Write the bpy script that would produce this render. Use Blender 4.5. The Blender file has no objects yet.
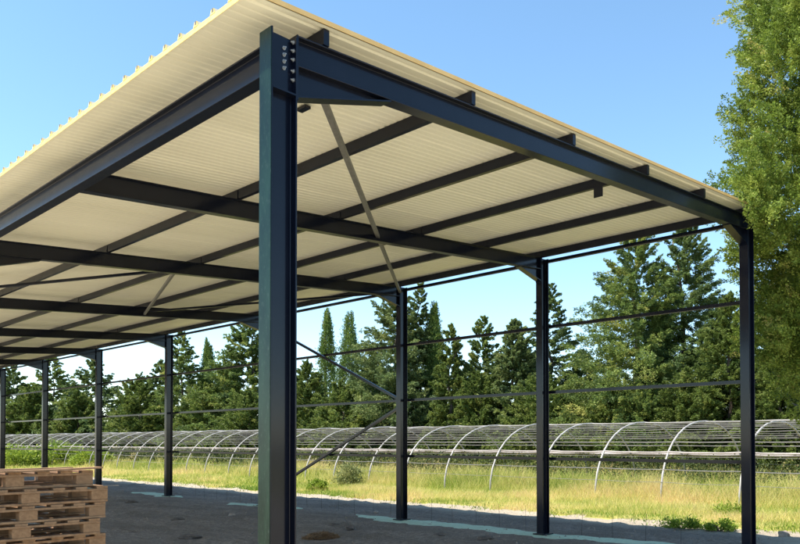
import bpy, math, random
import numpy as np
from mathutils import Vector, Matrix

random.seed(7)
SC = bpy.context.scene
C = SC.collection
R = math.radians

# ------------------------------------------------------------------ camera numbers
CX, CY, EZ = -2.9767, -4.0569, 1.65
YAW, PITCH, F, SY = 45.3259, 1.0263, 749.825, 156.573
ya, pi_ = R(YAW), R(PITCH)
FW = np.array([math.sin(ya)*math.cos(pi_), math.cos(ya)*math.cos(pi_), math.sin(pi_)])
RT = np.array([math.cos(ya), -math.sin(ya), 0.0])
UP = np.cross(RT, FW)
CAM = np.array([CX, CY, EZ])

def at_x(px, py, X):
    """where the sight line through a photo pixel meets the plane x = X"""
    v = FW + RT*(px-400)/F - UP*(py-272-SY)/F
    t = (X-CX)/v[0]
    return CAM + t*v, t

# ------------------------------------------------------------------ object helpers
def tag(o, label=None, cat=None, group=None, kind=None):
    if label: o['label'] = label
    if cat: o['category'] = cat
    if group: o['group'] = group
    if kind: o['kind'] = kind
    return o

def empty(name, loc=(0, 0, 0), rz=0.0):
    o = bpy.data.objects.new(name, None)
    o.empty_display_size = .2
    o.location = loc
    o.rotation_euler = (0, 0, rz)
    C.objects.link(o)
    return o

def copy_tree(o, parent=None):
    c = o.copy()
    C.objects.link(c)
    c.parent = parent
    for ch in list(o.children):
        copy_tree(ch, c)
    return c

class MB:
    """collects polygons, builds ONE mesh object"""
    def __init__(self):
        self.v, self.f, self.mi = [], [], []
    def add(self, vs, fs, mi=0):
        b = len(self.v)
        self.v += [tuple(p) for p in vs]
        self.f += [tuple(i+b for i in f) for f in fs]
        self.mi += [mi]*len(fs)
        return self
    def box(self, x0, x1, y0, y1, z0, z1, mi=0, m=None):
        vs = [(x, y, z) for z in (z0, z1) for y in (y0, y1) for x in (x0, x1)]
        if m is not None: vs = [m @ Vector(p) for p in vs]
        return self.add(vs, [(0, 2, 3, 1), (4, 5, 7, 6), (0, 1, 5, 4), (2, 6, 7, 3), (0, 4, 6, 2), (1, 3, 7, 5)], mi)
    def extrude(self, prof, p0, p1, u, w, mi=0, cap=True, top=None):
        """profile (a,b) -> a*u + b*w swept from p0 to p1"""
        p0, p1, u, w = map(Vector, (p0, p1, u, w))
        n = len(prof)
        t = top or prof
        vs = [p0+u*a+w*b for a, b in prof]+[p1+u*a+w*b for a, b in t]
        fs = [(i, (i+1) % n, n+(i+1) % n, n+i) for i in range(n)]
        if cap: fs += [tuple(range(n-1, -1, -1)), tuple(range(n, 2*n))]
        return self.add(vs, fs, mi)
    def tube(self, pts, rad, n=8, mi=0):
        pts = [Vector(p) for p in pts]
        if not hasattr(rad, '__len__'): rad = [rad]*len(pts)
        vs, fs = [], []
        prev = None
        for i, p in enumerate(pts):
            d = (pts[min(i+1, len(pts)-1)]-pts[max(i-1, 0)]).normalized()
            a = prev if prev is not None else (Vector((0, 0, 1)) if abs(d.z) < .9 else Vector((1, 0, 0)))
            s = d.cross(a).normalized(); q = s.cross(d).normalized(); prev = q
            for k in range(n):
                t = 2*math.pi*k/n
                vs.append(p+(s*math.cos(t)+q*math.sin(t))*rad[i])
        for i in range(len(pts)-1):
            for k in range(n):
                fs.append((i*n+k, i*n+(k+1) % n, (i+1)*n+(k+1) % n, (i+1)*n+k))
        fs += [tuple(range(n-1, -1, -1)), tuple(range((len(pts)-1)*n, len(pts)*n))]
        return self.add(vs, fs, mi)
    def build(self, name, mats, parent=None, smooth=False, bevel=0.0):
        me = bpy.data.meshes.new(name)
        me.from_pydata(self.v, [], self.f)
        if not isinstance(mats, (list, tuple)): mats = [mats]
        for m in mats: me.materials.append(m)
        me.polygons.foreach_set('material_index', self.mi)
        if smooth: me.polygons.foreach_set('use_smooth', [True]*len(self.f))
        import bmesh
        bm = bmesh.new(); bm.from_mesh(me)
        bmesh.ops.recalc_face_normals(bm, faces=bm.faces)
        bm.to_mesh(me); bm.free()
        o = bpy.data.objects.new(name, me)
        C.objects.link(o)
        if parent: o.parent = parent
        if bevel:
            b = o.modifiers.new('edge', 'BEVEL'); b.width = bevel; b.segments = 1; b.limit_method = 'ANGLE'
        return o

# ------------------------------------------------------------------ materials
def mat(name):
    m = bpy.data.materials.new(name); m.use_nodes = True
    nt = m.node_tree
    for n in list(nt.nodes): nt.nodes.remove(n)
    out = nt.nodes.new('ShaderNodeOutputMaterial')
    return m, nt, out

def N(nt, t, **kw):
    n = nt.nodes.new(t)
    for k, v in kw.items(): setattr(n, k, v)
    return n

def ramp(nt, fac, stops):
    r = N(nt, 'ShaderNodeValToRGB')
    e = r.color_ramp.elements
    while len(e) < len(stops): e.new(.5)
    for el, (p, c) in zip(e, stops):
        el.position = p; el.color = (*c, 1)
    nt.links.new(fac, r.inputs[0])
    return r.outputs[0]

def noise(nt, scale, detail=4, rough=.6, coord='Object', stretch=None, dist=0.0):
    tc = N(nt, 'ShaderNodeTexCoord')
    src = tc.outputs[coord]
    if stretch:
        mp = N(nt, 'ShaderNodeMapping'); mp.inputs['Scale'].default_value = stretch
        nt.links.new(src, mp.inputs[0]); src = mp.outputs[0]
    n = N(nt, 'ShaderNodeTexNoise')
    n.inputs['Scale'].default_value = scale; n.inputs['Detail'].default_value = detail
    n.inputs['Roughness'].default_value = rough; n.inputs['Distortion'].default_value = dist
    nt.links.new(src, n.inputs['Vector'])
    return n.outputs[0]

def mixc(nt, fac, a, b):
    m = N(nt, 'ShaderNodeMix', data_type='RGBA')
    for s, v in ((m.inputs[0], fac), (m.inputs[6], a), (m.inputs[7], b)):
        if hasattr(v, 'links'): nt.links.new(v, s)
        elif isinstance(v, (int, float)): s.default_value = v
        else: s.default_value = (*v, 1)
    return m.outputs[2]

def surf(name, stops, scale=6, rough=.6, metal=0.0, bump=0.0, bscale=40, stretch=None, detail=5, spec=.5, bdist=.01):
    m, nt, out = mat(name)
    b = N(nt, 'ShaderNodeBsdfPrincipled')
    f = noise(nt, scale, detail, .6, stretch=stretch)
    nt.links.new(ramp(nt, f, stops), b.inputs['Base Color'])
    b.inputs['Roughness'].default_value = rough; b.inputs['Metallic'].default_value = metal
    b.inputs['Specular IOR Level'].default_value = spec
    if bump:
        bp = N(nt, 'ShaderNodeBump'); bp.inputs['Strength'].default_value = bump; bp.inputs['Distance'].default_value = bdist
        nt.links.new(noise(nt, bscale, 6, .65, stretch=stretch), bp.inputs['Height'])
        nt.links.new(bp.outputs[0], b.inputs['Normal'])
    nt.links.new(b.outputs[0], out.inputs[0])
    return m

def leaf_mat(name, stops, trans=.4, rough=.55):
    """foliage colour runs over a per-leaf random value kept on the faces"""
    m, nt, out = mat(name)
    at = N(nt, 'ShaderNodeAttribute', attribute_name='tint')
    col = ramp(nt, at.outputs['Fac'], stops)
    d = N(nt, 'ShaderNodeBsdfPrincipled'); d.inputs['Roughness'].default_value = rough
    d.inputs['Specular IOR Level'].default_value = .25
    t = N(nt, 'ShaderNodeBsdfTranslucent')
    mx = N(nt, 'ShaderNodeMixShader'); mx.inputs[0].default_value = trans
    nt.links.new(col, d.inputs['Base Color']); nt.links.new(col, t.inputs['Color'])
    nt.links.new(d.outputs[0], mx.inputs[1]); nt.links.new(t.outputs[0], mx.inputs[2])
    nt.links.new(mx.outputs[0], out.inputs[0])
    return m

M = {}
m, nt, out = mat('dark_steel_paint')
b = N(nt, 'ShaderNodeBsdfPrincipled'); b.inputs['Specular IOR Level'].default_value = .08; b.inputs['Coat Weight'].default_value = .42; b.inputs['Coat Roughness'].default_value = .13; b.inputs['Coat IOR'].default_value = 1.55
c = ramp(nt, noise(nt, 3, 5, .6), [(.3, (.0018, .0032, .0095)), (.7, (.0038, .0058, .0145))])
c = mixc(nt, ramp(nt, noise(nt, 26, 7, .8), [(.62, (0, 0, 0)), (.74, (.3, .3, .3))]), c, (.03, .03, .031))   # dusty rubs
tc = N(nt, 'ShaderNodeTexCoord'); sx = N(nt, 'ShaderNodeSeparateXYZ'); nt.links.new(tc.outputs['Object'], sx.inputs[0])
nt.links.new(c, b.inputs['Base Color'])
r = N(nt, 'ShaderNodeMapRange'); r.inputs['To Min'].default_value = .30; r.inputs['To Max'].default_value = .48
nt.links.new(noise(nt, 7, 5, .7), r.inputs['Value']); nt.links.new(r.outputs[0], b.inputs['Roughness'])
nt.links.new(b.outputs[0], out.inputs[0]); M['steel'] = m
M['steel_in'] = M['steel']
# corner column's outer flange: sunlit green put into the colour, chalky scratches over it
m, nt, out = mat('sunlit_green_worn_paint')
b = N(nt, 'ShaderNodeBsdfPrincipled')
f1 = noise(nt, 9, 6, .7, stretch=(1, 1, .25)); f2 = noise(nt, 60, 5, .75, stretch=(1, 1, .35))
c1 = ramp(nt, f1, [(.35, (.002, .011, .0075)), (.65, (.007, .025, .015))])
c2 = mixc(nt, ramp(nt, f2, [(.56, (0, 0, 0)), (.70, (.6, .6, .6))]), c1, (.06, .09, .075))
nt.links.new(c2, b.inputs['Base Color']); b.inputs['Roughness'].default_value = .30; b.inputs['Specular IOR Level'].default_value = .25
nt.links.new(b.outputs[0], out.inputs[0]); M['sunlit_green'] = m
M['zinc'] = surf('zinc_bolt', [(.3, (.24, .255, .27)), (.7, (.38, .40, .42))], 30, .45, .4)
M['galv'] = surf('galvanised_tube', [(.3, (.13, .125, .115)), (.7, (.20, .19, .175))], 20, .5, .3)
M['hoop'] = surf('weathered_hoop_tube', [(.3, (.26, .25, .24)), (.7, (.46, .44, .42))], 4, .6, .1)
M['wire'] = surf('dull_wire', [(.3, (.11, .105, .10)), (.7, (.22, .21, .20))], 2, .7, .0)
M['film'] = surf('rolled_film', [(.3, (.20, .17, .165)), (.55, (.36, .32, .31)), (.8, (.48, .44, .43))], 1.6, .5, stretch=(4, .5, 4), bump=.6, bscale=9, bdist=.03)
M['cream'] = surf('cream_lining', [(.25, (.74, .70, .55)), (.5, (.82, .78, .62)), (.75, (.85, .81, .655))], .9, .40, spec=.5, stretch=(.35, 1.6, 1))
M['foam'] = surf('foam_edge', [(.3, (.68, .47, .14)), (.7, (.80, .60, .22))], 14, .7)
M['trim'] = surf('gable_trim', [(.3, (.60, .38, .13)), (.7, (.70, .47, .19))], 4, .6)
M['roof_top'] = surf('roof_top_sheet', [(.3, (.62, .55, .40)), (.7, (.70, .62, .46))], 3, .5)
M['cap'] = surf('dark_cap', [(.3, (.10, .10, .10)), (.7, (.16, .16, .16))], 8, .7)
def wood(name, stops, grey, stretch, sc_):
    m = surf(name, stops, sc_, .8, bump=.4, bscale=30, stretch=stretch, bdist=.004)
    nt = m.node_tree; pb = next(n for n in nt.nodes if n.type == 'BSDF_PRINCIPLED')
    src = pb.inputs['Base Color'].links[0].from_socket
    oi = N(nt, 'ShaderNodeObjectInfo')
    c = mixc(nt, ramp(nt, oi.outputs['Random'], [(0, (0, 0, 0)), (1, (.75, .75, .75))]), src, grey)
    st = ramp(nt, noise(nt, 3.5, 5, .7, stretch=stretch), [(.52, (0, 0, 0)), (.70, (.6, .6, .6))])
    c = mixc(nt, st, c, tuple(v*.42 for v in grey))          # damp stains
    nt.links.new(c, pb.inputs['Base Color'])
    return m
M['wood'] = wood('pallet_wood', [(.25, (.14, .066, .028)), (.5, (.25, .13, .060)), (.75, (.36, .21, .11))], (.24, .155, .09), (6, 1.2, 6), 3)
M['wood_old'] = surf('weathered_plank', [(.25, (.18, .13, .095)), (.5, (.27, .20, .15)), (.75, (.36, .28, .21))], 5, .8, bump=.35, bscale=30, stretch=(.4, 6, 6), bdist=.004)
M['block'] = wood('pressed_block', [(.3, (.19, .10, .046)), (.7, (.30, .175, .09))], (.22, .13, .070), (1, 1, 1), 40)
M['stone'] = surf('field_stone', [(.3, (.20, .16, .13)), (.7, (.36, .30, .25))], 12, .85, bump=.6, bscale=30)
M['bark'] = surf('bark', [(.3, (.06, .045, .03)), (.7, (.12, .09, .065))], 8, .9, bump=.8, bscale=20, stretch=(1, 1, .2), bdist=.03)
M['straw_heap'] = surf('dead_grass', [(.3, (.16, .09, .05)), (.7, (.30, .18, .09))], 20, .9)

# ground : gravel yard, trodden dirt, pale sandy verge : their own colours, by place
m, nt, out = mat('trodden_earth')
b = N(nt, 'ShaderNodeBsdfPrincipled'); b.inputs['Roughness'].default_value = .92
b.inputs['Specular IOR Level'].default_value = .2
fine = noise(nt, 9, 8, .75); big = noise(nt, .9, 5, .65, stretch=(1.6, .6, 1)); grit = noise(nt, 55, 3, .7)
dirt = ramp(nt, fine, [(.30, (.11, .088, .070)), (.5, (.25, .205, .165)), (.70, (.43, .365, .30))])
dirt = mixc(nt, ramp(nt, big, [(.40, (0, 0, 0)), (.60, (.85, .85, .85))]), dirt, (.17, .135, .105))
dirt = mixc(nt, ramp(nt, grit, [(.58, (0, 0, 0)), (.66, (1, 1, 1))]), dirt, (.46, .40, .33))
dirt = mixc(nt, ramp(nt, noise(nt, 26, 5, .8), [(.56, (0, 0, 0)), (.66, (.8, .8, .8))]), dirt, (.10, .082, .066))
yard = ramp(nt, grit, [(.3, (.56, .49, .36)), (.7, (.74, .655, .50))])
sand = ramp(nt, fine, [(.3, (.38, .32, .24)), (.7, (.52, .45, .35))])
tc = N(nt, 'ShaderNodeTexCoord'); sx = N(nt, 'ShaderNodeSeparateXYZ'); nt.links.new(tc.outputs['Object'], sx.inputs[0])
def step(sock, lo, hi, wob):
    a = N(nt, 'ShaderNodeMath', operation='MULTIPLY_ADD'); a.inputs[1].default_value = wob; a.inputs[2].default_value = -wob*.5
    nt.links.new(big, a.inputs[0])
    s = N(nt, 'ShaderNodeMath', operation='ADD'); nt.links.new(sock, s.inputs[0]); nt.links.new(a.outputs[0], s.inputs[1])
    mr = N(nt, 'ShaderNodeMapRange'); mr.inputs['From Min'].default_value = lo; mr.inputs['From Max'].default_value = hi
    nt.links.new(s.outputs[0], mr.inputs['Value'])
    return mr.outputs[0]
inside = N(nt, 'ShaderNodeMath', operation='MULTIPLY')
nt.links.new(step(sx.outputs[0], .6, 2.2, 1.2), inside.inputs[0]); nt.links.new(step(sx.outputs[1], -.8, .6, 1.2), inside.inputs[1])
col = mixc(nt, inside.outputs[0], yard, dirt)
col = mixc(nt, step(sx.outputs[0], 10.3, 11.0, 1.0), col, sand)
nt.links.new(col, b.inputs['Base Color'])
bp = N(nt, 'ShaderNodeBump'); bp.inputs['Strength'].default_value = .9; bp.inputs['Distance'].default_value = .09
hh = N(nt, 'ShaderNodeMath', operation='ADD'); nt.links.new(noise(nt, 3, 8, .7), hh.inputs[0]); nt.links.new(fine, hh.inputs[1])
nt.links.new(hh.outputs[0], bp.inputs['Height']); nt.links.new(bp.outputs[0], b.inputs['Normal'])
nt.links.new(b.outputs[0], out.inputs[0]); M['earth'] = m

M['meadow'] = surf('meadow_soil', [(.3, (.20, .21, .045)), (.5, (.36, .33, .09)), (.7, (.46, .38, .16))], .9, .95, bump=.5, bscale=8, bdist=.08)
M['field'] = surf('far_field', [(.3, (.06, .08, .025)), (.7, (.11, .12, .04))], .08, .95)
# turquoise dust lying on the footing
m, nt, out = mat('turquoise_footing')
b = N(nt, 'ShaderNodeBsdfPrincipled'); b.inputs['Roughness'].default_value = .85
f1 = noise(nt, 3.0, 7, .7); f2 = noise(nt, 14, 6, .7)
c = ramp(nt, f2, [(.3, (.33, .44, .31)), (.7, (.49, .60, .44))])
c = mixc(nt, ramp(nt, f1, [(.58, (0, 0, 0)), (.68, (.85, .85, .85))]), c, (.24, .205, .17))
nt.links.new(c, b.inputs['Base Color']); nt.links.new(b.outputs[0], out.inputs[0]); M['footing'] = m

M['fir'] = leaf_mat('fir_needles', [(0, (0.055, 0.092, 0.031)), (.45, (0.151, 0.218, 0.052)), (.8, (0.303, 0.334, 0.078)), (1, (0.440, 0.424, 0.120))])
M['fir_pale'] = leaf_mat('pale_cedar_needles', [(0, (0.064, 0.105, 0.047)), (.45, (0.148, 0.203, 0.066)), (.8, (0.258, 0.298, 0.102)), (1, (0.349, 0.362, 0.142))])
M['fir_dark'] = leaf_mat('dark_fir_needles', [(0, (0.057, 0.094, 0.036)), (.45, (0.123, 0.179, 0.056)), (.8, (0.208, 0.264, 0.077)), (1, (0.322, 0.340, 0.095))])
M['cyp'] = leaf_mat('cypress_scales', [(0, (0.056, 0.107, 0.026)), (.5, (0.131, 0.203, 0.044)), (1, (0.244, 0.304, 0.066))])
M['bushy'] = leaf_mat('bushy_foliage', [(0, (0.060, 0.096, 0.020)), (.45, (0.141, 0.193, 0.043)), (.8, (0.230, 0.269, 0.064)), (1, (0.297, 0.308, 0.092))])
M['juniper'] = leaf_mat('juniper_sprays', [(0, (0.067, 0.110, 0.016)), (.4, (0.157, 0.229, 0.034)), (.75, (0.275, 0.330, 0.058)), (.92, (0.371, 0.394, 0.097)), (1, (0.411, 0.346, 0.113))], .35)
M['grass'] = leaf_mat('grass_blades', [(0, (0.108, 0.224, 0.021)), (.20, (0.260, 0.358, 0.048)), (.42, (0.519, 0.515, 0.142)), (.68, (0.714, 0.638, 0.257)), (.86, (0.735, 0.594, 0.285)), (1, (0.671, 0.470, 0.257))], .5)
M['weed'] = leaf_mat('weed_leaves', [(0, (0.103, 0.171, 0.020)), (.5, (0.241, 0.327, 0.039)), (1, (0.414, 0.466, 0.077))], .35)
M['weed_grey'] = leaf_mat('grey_bush_leaves', [(0, (0.120, 0.150, 0.054)), (.5, (0.240, 0.270, 0.102)), (1, (0.390, 0.390, 0.168))], .3)
M['under'] = leaf_mat('undergrowth_leaves', [(0, (0.039, 0.058, 0.018)), (.5, (0.111, 0.137, 0.039)), (.85, (0.221, 0.221, 0.078)), (1, (0.364, 0.286, 0.130))], .3)

# ------------------------------------------------------------------ leaf clouds (numpy)
def leaves(name, P, D, W, L, tint, material, parent=None, rng=None):
    """one blade-like quad per point: P centre, D long axis, W width, L length"""
    n = len(P)
    rng = rng or np.random.default_rng(1)
    D = D/np.maximum(np.linalg.norm(D, axis=1, keepdims=True), 1e-6)
    r = rng.normal(size=(n, 3)); S = np.cross(D, r); S /= np.maximum(np.linalg.norm(S, axis=1, keepdims=True), 1e-6)
    L = np.broadcast_to(np.asarray(L, float), (n,))[:, None]; W = np.broadcast_to(np.asarray(W, float), (n,))[:, None]
    V = np.empty((n, 4, 3))
    V[:, 0] = P-D*L*.5; V[:, 1] = P+S*W*.5; V[:, 2] = P+D*L*.5; V[:, 3] = P-S*W*.5
    return quads(name, V, tint, material, parent)

def quads(name, V, tint, material, parent=None):
    n = len(V)
    me = bpy.data.meshes.new(name)
    me.vertices.add(4*n); me.vertices.foreach_set('co', V.astype(np.float32).ravel())
    me.loops.add(4*n); me.loops.foreach_set('vertex_index', np.arange(4*n, dtype=np.int32))
    me.polygons.add(n); me.polygons.foreach_set('loop_start', np.arange(0, 4*n, 4, dtype=np.int32))
    me.update(calc_edges=True)
    a = me.attributes.new('tint', 'FLOAT', 'FACE'); a.data.foreach_set('value', np.clip(tint, 0, 1).astype(np.float32))
    me.materials.append(material)
    o = bpy.data.objects.new(name, me); C.objects.link(o)
    if parent: o.parent = parent
    return o

def trunk_mesh(H, r, seed, parent, nb=0, Rb=1.0):
    rr = random.Random(seed)
    b = MB()
    pts = [(rr.uniform(-.04, .04)*k, rr.uniform(-.04, .04)*k, H*k/8*.94-(.15 if k == 0 else 0)) for k in range(9)]
    b.tube(pts, [r*(1.25 if k == 0 else 1)*(1-k/8*.9) for k in range(9)], 8)
    for k in range(nb):
        z = H*(.12+.75*k/nb); a = k*2.4+rr.uniform(-.4, .4); l = Rb*(1-z/H)**.7*rr.uniform(.5, .75)
        b.tube([(0, 0, z), (l*.5*math.cos(a), l*.5*math.sin(a), z+l*.12), (l*math.cos(a), l*math.sin(a), z+l*.3)], [r*.28, r*.18, r*.06], 5)
    return b.build('trunk', M['bark'], parent, smooth=True)

def crown_fir(H, Rb, seed, n_br, n_sub, per, leaf, power=.8, low=.03, rag=.3, droop=.1, lift=.45):
    """boughs carrying flat drooping sprays of needles : ragged outline, gaps and layers"""
    g = np.random.default_rng(seed)
    bow = np.array([g.normal()*.05, g.normal()*.05])*H*.3
    P, D, T = [], [], []
    lob = g.random(4)*6.28
    for i in range(n_br):
        t = (i+g.random())/n_br
        t = low+(1-low)*(1-(1-t)**.85)
        prof = max(.0, 1-t)**power*min(1, .62+t*2.6)
        az = i*2.39996+g.normal()*.5
        lump = 1+.14*math.sin(2*az+lob[0]+t*5)+.12*math.sin(3*az+lob[1]-t*9)+.10*math.sin(t*23+lob[2])
        L = Rb*prof*lump*(1+g.normal()*rag*.45)*(1.25 if g.random() < .10 else 1)+.05*Rb
        L = max(L, .12)
        el = -droop+lift*t*t+max(0, t-.86)*6+g.normal()*.15
        dv = np.array([math.cos(az)*math.cos(el), math.sin(az)*math.cos(el), math.sin(el)])
        tb = g.normal()*.14
        ns = max(3, int(n_sub*(.3+.7*L/Rb)))
        for j in range(ns):
            s = .22+.78*((j+g.random())/ns)**.8
            sgn = 1 if j % 2 else -1
            yaw = sgn*(.35+.55*g.random())*(1-.55*s)
            a2 = az+yaw; e2 = el*.5-.10+g.normal()*.18+.12*s
            d2 = np.array([math.cos(a2)*math.cos(e2), math.sin(a2)*math.cos(e2), math.sin(e2)])
            l2 = (.20+.26*g.random())*(L*.8+.35)*(1.1-.5*s)
            base = dv*L*s; base = base+np.array([bow[0]*t*t, bow[1]*t*t, H*t-.10*L*math.sin(s*3.0)+.06*L*s**3])
            u = g.random(per)
            sd = np.array([-math.sin(a2), math.cos(a2), 0])
            lat = (g.random(per)-.5)*l2*.62*(1.05-u)**.7
            q = base+np.outer(u*l2, d2)+np.outer(lat, sd)
            q[:, 2] += -np.abs(lat)*.30-.16*l2*u*u+g.normal(size=per)*(.020+.05*l2)
            P.append(q)
            D.append(np.outer(np.ones(per), d2)*.8+np.outer(np.sign(lat)*.55, sd)+g.normal(size=(per, 3))*.40)
            T.append(np.clip(.42+tb+g.normal()*.13+g.normal(size=per)*.10, 0, 1))
    P = np.concatenate(P); D = np.concatenate(D); T = np.concatenate(T)
    P[:, 2] = np.maximum(P[:, 2], .05)
    return P, D, T, leaf*(.7+.7*g.random(len(P)))

def crown_column(H, r, seed, n, leaf, low=.03):
    """columnar cypress : upright sprays packed on a spindle"""
    g = np.random.default_rng(seed)
    nc = max(60, n//90)
    t = low+(.93-low)*g.random(nc)**.9
    az = g.random(nc)*2*math.pi
    prof = np.clip((1-t)**.60*np.minimum(1, .7+t*1.5)*1.35, .02, 1.1)
    rr = r*prof*(.50+.50*g.random(nc))
    c = np.stack([rr*np.cos(az), rr*np.sin(az), t*H], 1)
    idx = g.integers(0, nc, n)
    h = g.random(n)
    w_ = r*.22*(1-h*.75)*(.25+prof[idx])
    sp = np.stack([g.normal(size=n)*w_, g.normal(size=n)*w_, (h-.3)*H*.12], 1)
    P = c[idx]+sp; P[:, 0] -= c[idx][:, 0]*h*.35; P[:, 1] -= c[idx][:, 1]*h*.35
    P[:, 2] = np.maximum(P[:, 2], .02*H)
    D = np.stack([np.cos(az[idx])*.35, np.sin(az[idx])*.35, np.ones(n)], 1)+g.normal(size=(n, 3))*.35
    T = np.clip(.45+g.normal(size=nc)[idx]*.16+g.normal(size=n)*.12, 0, 1)
    return P, D, T, leaf*(.7+.7*g.random(n))

def crown_clumps(H, Rb, seed, n_cl, per, leaf, low=.08, top=.55, size=.26):
    """bushy crown : many leaf clumps of different size over an egg, hollows between"""
    g = np.random.default_rng(seed)
    P, D, T = [], [], []
    for i in range(n_cl):
        t = low+(1-low)*g.random()**.9
        az = g.random()*2*math.pi
        prof = math.sqrt(max(0.0, 1-((t-.36)/.66)**2)) if t > .36 else .72+.28*t/.36
        prof *= 1-.25*max(0, t-top)
        rr = Rb*prof*(.45+.6*g.random()**.6)
        c = np.array([rr*math.cos(az), rr*math.sin(az), t*H])
        s = size*Rb*(.55+.8*g.random())
        m = int(per*(.5+g.random()))
        q = g.normal(size=(m, 3))*np.array([.55, .55, .42])*s
        q[:, 2] += .25*s*(g.random(m))
        o = np.array([math.cos(az), math.sin(az), .7])
        P.append(c+q); D.append(o*.6+q/s*.6+g.normal(size=(m, 3))*.55)
        T.append(np.clip(.42+g.normal()*.20+g.normal(size=m)*.13, 0, 1))
    P = np.concatenate(P); D = np.concatenate(D); T = np.concatenate(T)
    P[:, 2] = np.maximum(P[:, 2], .05)
    return P, D, T, leaf*(.7+.7*g.random(len(P)))

def put_crown(root, cr, material, wf=.38):
    P, D, T, L = cr
    return leaves('crown', P, D, L*wf, L, T, material, root)

# ------------------------------------------------------------------ world, sun, camera
SUN = Vector((-.50, .30, 1.0)).normalized()          # towards the sun
elev = math.asin(SUN.z); azim = math.atan2(SUN.x, SUN.y)
w = bpy.data.worlds.new('World'); SC.world = w; w.use_nodes = True
nt = w.node_tree
bg = nt.nodes['Background']
sky = nt.nodes.new('ShaderNodeTexSky'); sky.sky_type = 'NISHITA'; sky.sun_disc = False
sky.sun_elevation = elev; sky.sun_rotation = azim; sky.air_density = .9; sky.dust_density = .0; sky.ozone_density = 1.2
hs = nt.nodes.new('ShaderNodeHueSaturation'); hs.inputs['Saturation'].default_value = 1.06; hs.inputs['Hue'].default_value = .49
nt.links.new(sky.outputs[0], hs.inputs['Color']); nt.links.new(hs.outputs[0], bg.inputs[0]); bg.inputs[1].default_value = .132
ld = bpy.data.lights.new('sun', 'SUN'); ld.energy = 4.6; ld.angle = R(.5); ld.color = (1, .93, .82)
lo = bpy.data.objects.new('sun', ld); C.objects.link(lo)
lo.rotation_euler = (-SUN).to_track_quat('-Z', 'Y').to_euler()
cd = bpy.data.cameras.new('camera'); co = bpy.data.objects.new('camera', cd); C.objects.link(co)
co.location = (CX, CY, EZ); co.rotation_euler = (R(90+PITCH), 0, R(-YAW))
cd.sensor_width = 36; cd.lens = F/800*36; cd.shift_y = SY/800; cd.clip_end = 3000; cd.clip_start = .05
SC.camera = co
SC.view_settings.view_transform = 'Standard'; SC.view_settings.look = 'None'
SC.view_settings.gamma = 1; SC.view_settings.use_curve_mapping = False
SC.view_settings.exposure = 1.2

# ------------------------------------------------------------------ the setting
def sheet(name, x0, x1, y0, y1, z, m, nx=1, ny=1, fn=None):
    b = MB()
    vs = [(x0+(x1-x0)*i/nx, y0+(y1-y0)*j/ny, z) for j in range(ny+1) for i in range(nx+1)]
    if fn: vs = [fn(*p) for p in vs]
    b.add(vs, [(j*(nx+1)+i, j*(nx+1)+i+1, (j+1)*(nx+1)+i+1, (j+1)*(nx+1)+i) for j in range(ny) for i in range(nx)])
    return tag(b.build(name, m, smooth=True), kind='structure')

from mathutils import noise as mn
def bumpy(x, y):
    p = Vector((x, y, .3))
    n = mn.noise(p*.8)*.030+mn.noise(p*2.3)*.022+mn.noise(p*5.5)*.013
    r = max(0, mn.noise(Vector((x*1.4+9, y*3.0, 2)))-.25)*.10      # ridges left by wheels and digging
    return n+r
def edge_x(y):
    return 11.72+.18*math.sin(y*.9)+.12*math.sin(y*2.3+1)+.05*math.sin(y*7)
sheet('ground', -500, 900, -500, 1100, -.03, M['earth'])
def gfn(x, y, z):
    e = min(1, (x+4)/1.5, (13.2-x)/.6, (y+4)/1.5)
    return (x, y, -.026+.030*max(0, e)+(bumpy(x, y) if x > 3 and e > 0 else 0)*max(0, e)*(.25 if 7.3 < x < 9 else 1))
sheet('dirt_floor', -4, 13.2, -4, 60, 0, M['earth'], 190, 560, gfn)
# meadow beyond the verge: irregular near edge
b = MB(); ys = np.linspace(-40, 160, 500); vs = []
for y in ys: vs += [(edge_x(y)-.25, y, -.05), (edge_x(y)+.55, y, .045), (40, y, .045)]
fs = []
for j in range(len(ys)-1):
    for i in range(2): fs.append((j*3+i, j*3+i+1, j*3+i+4, j*3+i+3))
b.add(vs, fs); tag(b.build('meadow', M['meadow']), kind='structure')
sheet('field', 40, 800, -400, 1000, .02, M['field'])
# footing strip under the far columns, turquoise dust, wavy edges
b = MB(); vs = []; fs = []
segs = [(-1.2, 8.6), (10.6, 13.5), (16.3, 19.5), (22.2, 24.5), (27, 29.5)]
for (a, c) in segs:
    n = int((c-a)/.08); base = len(vs)
    for k in range(n+1):
        y = a+(c-a)*k/n
        e = min(1, k/6, (n-k)/6)
        mid = 8.36+.10*math.sin(y*.8)
        wd = (.36+.13*math.sin(y*1.9+1)+.07*math.sin(y*6.3)+.04*math.sin(y*17))*e+.02
        wd2 = (.34+.12*math.sin(y*1.4)+.05*math.sin(y*9))*e+.02
        for q in range(5):
            x = mid-wd+(wd+wd2)*q/4
            vs.append((x, y, .0125+bumpy(x, y)*.25-(.012 if q in (0, 4) else 0)))
    for k in range(n):
        for q in range(4): fs.append((base+k*5+q, base+k*5+q+1, base+(k+1)*5+q+1, base+(k+1)*5+q))
b.add(vs, fs); tag(b.build('foundation_strip', M['footing'], smooth=True), kind='structure')

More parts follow.
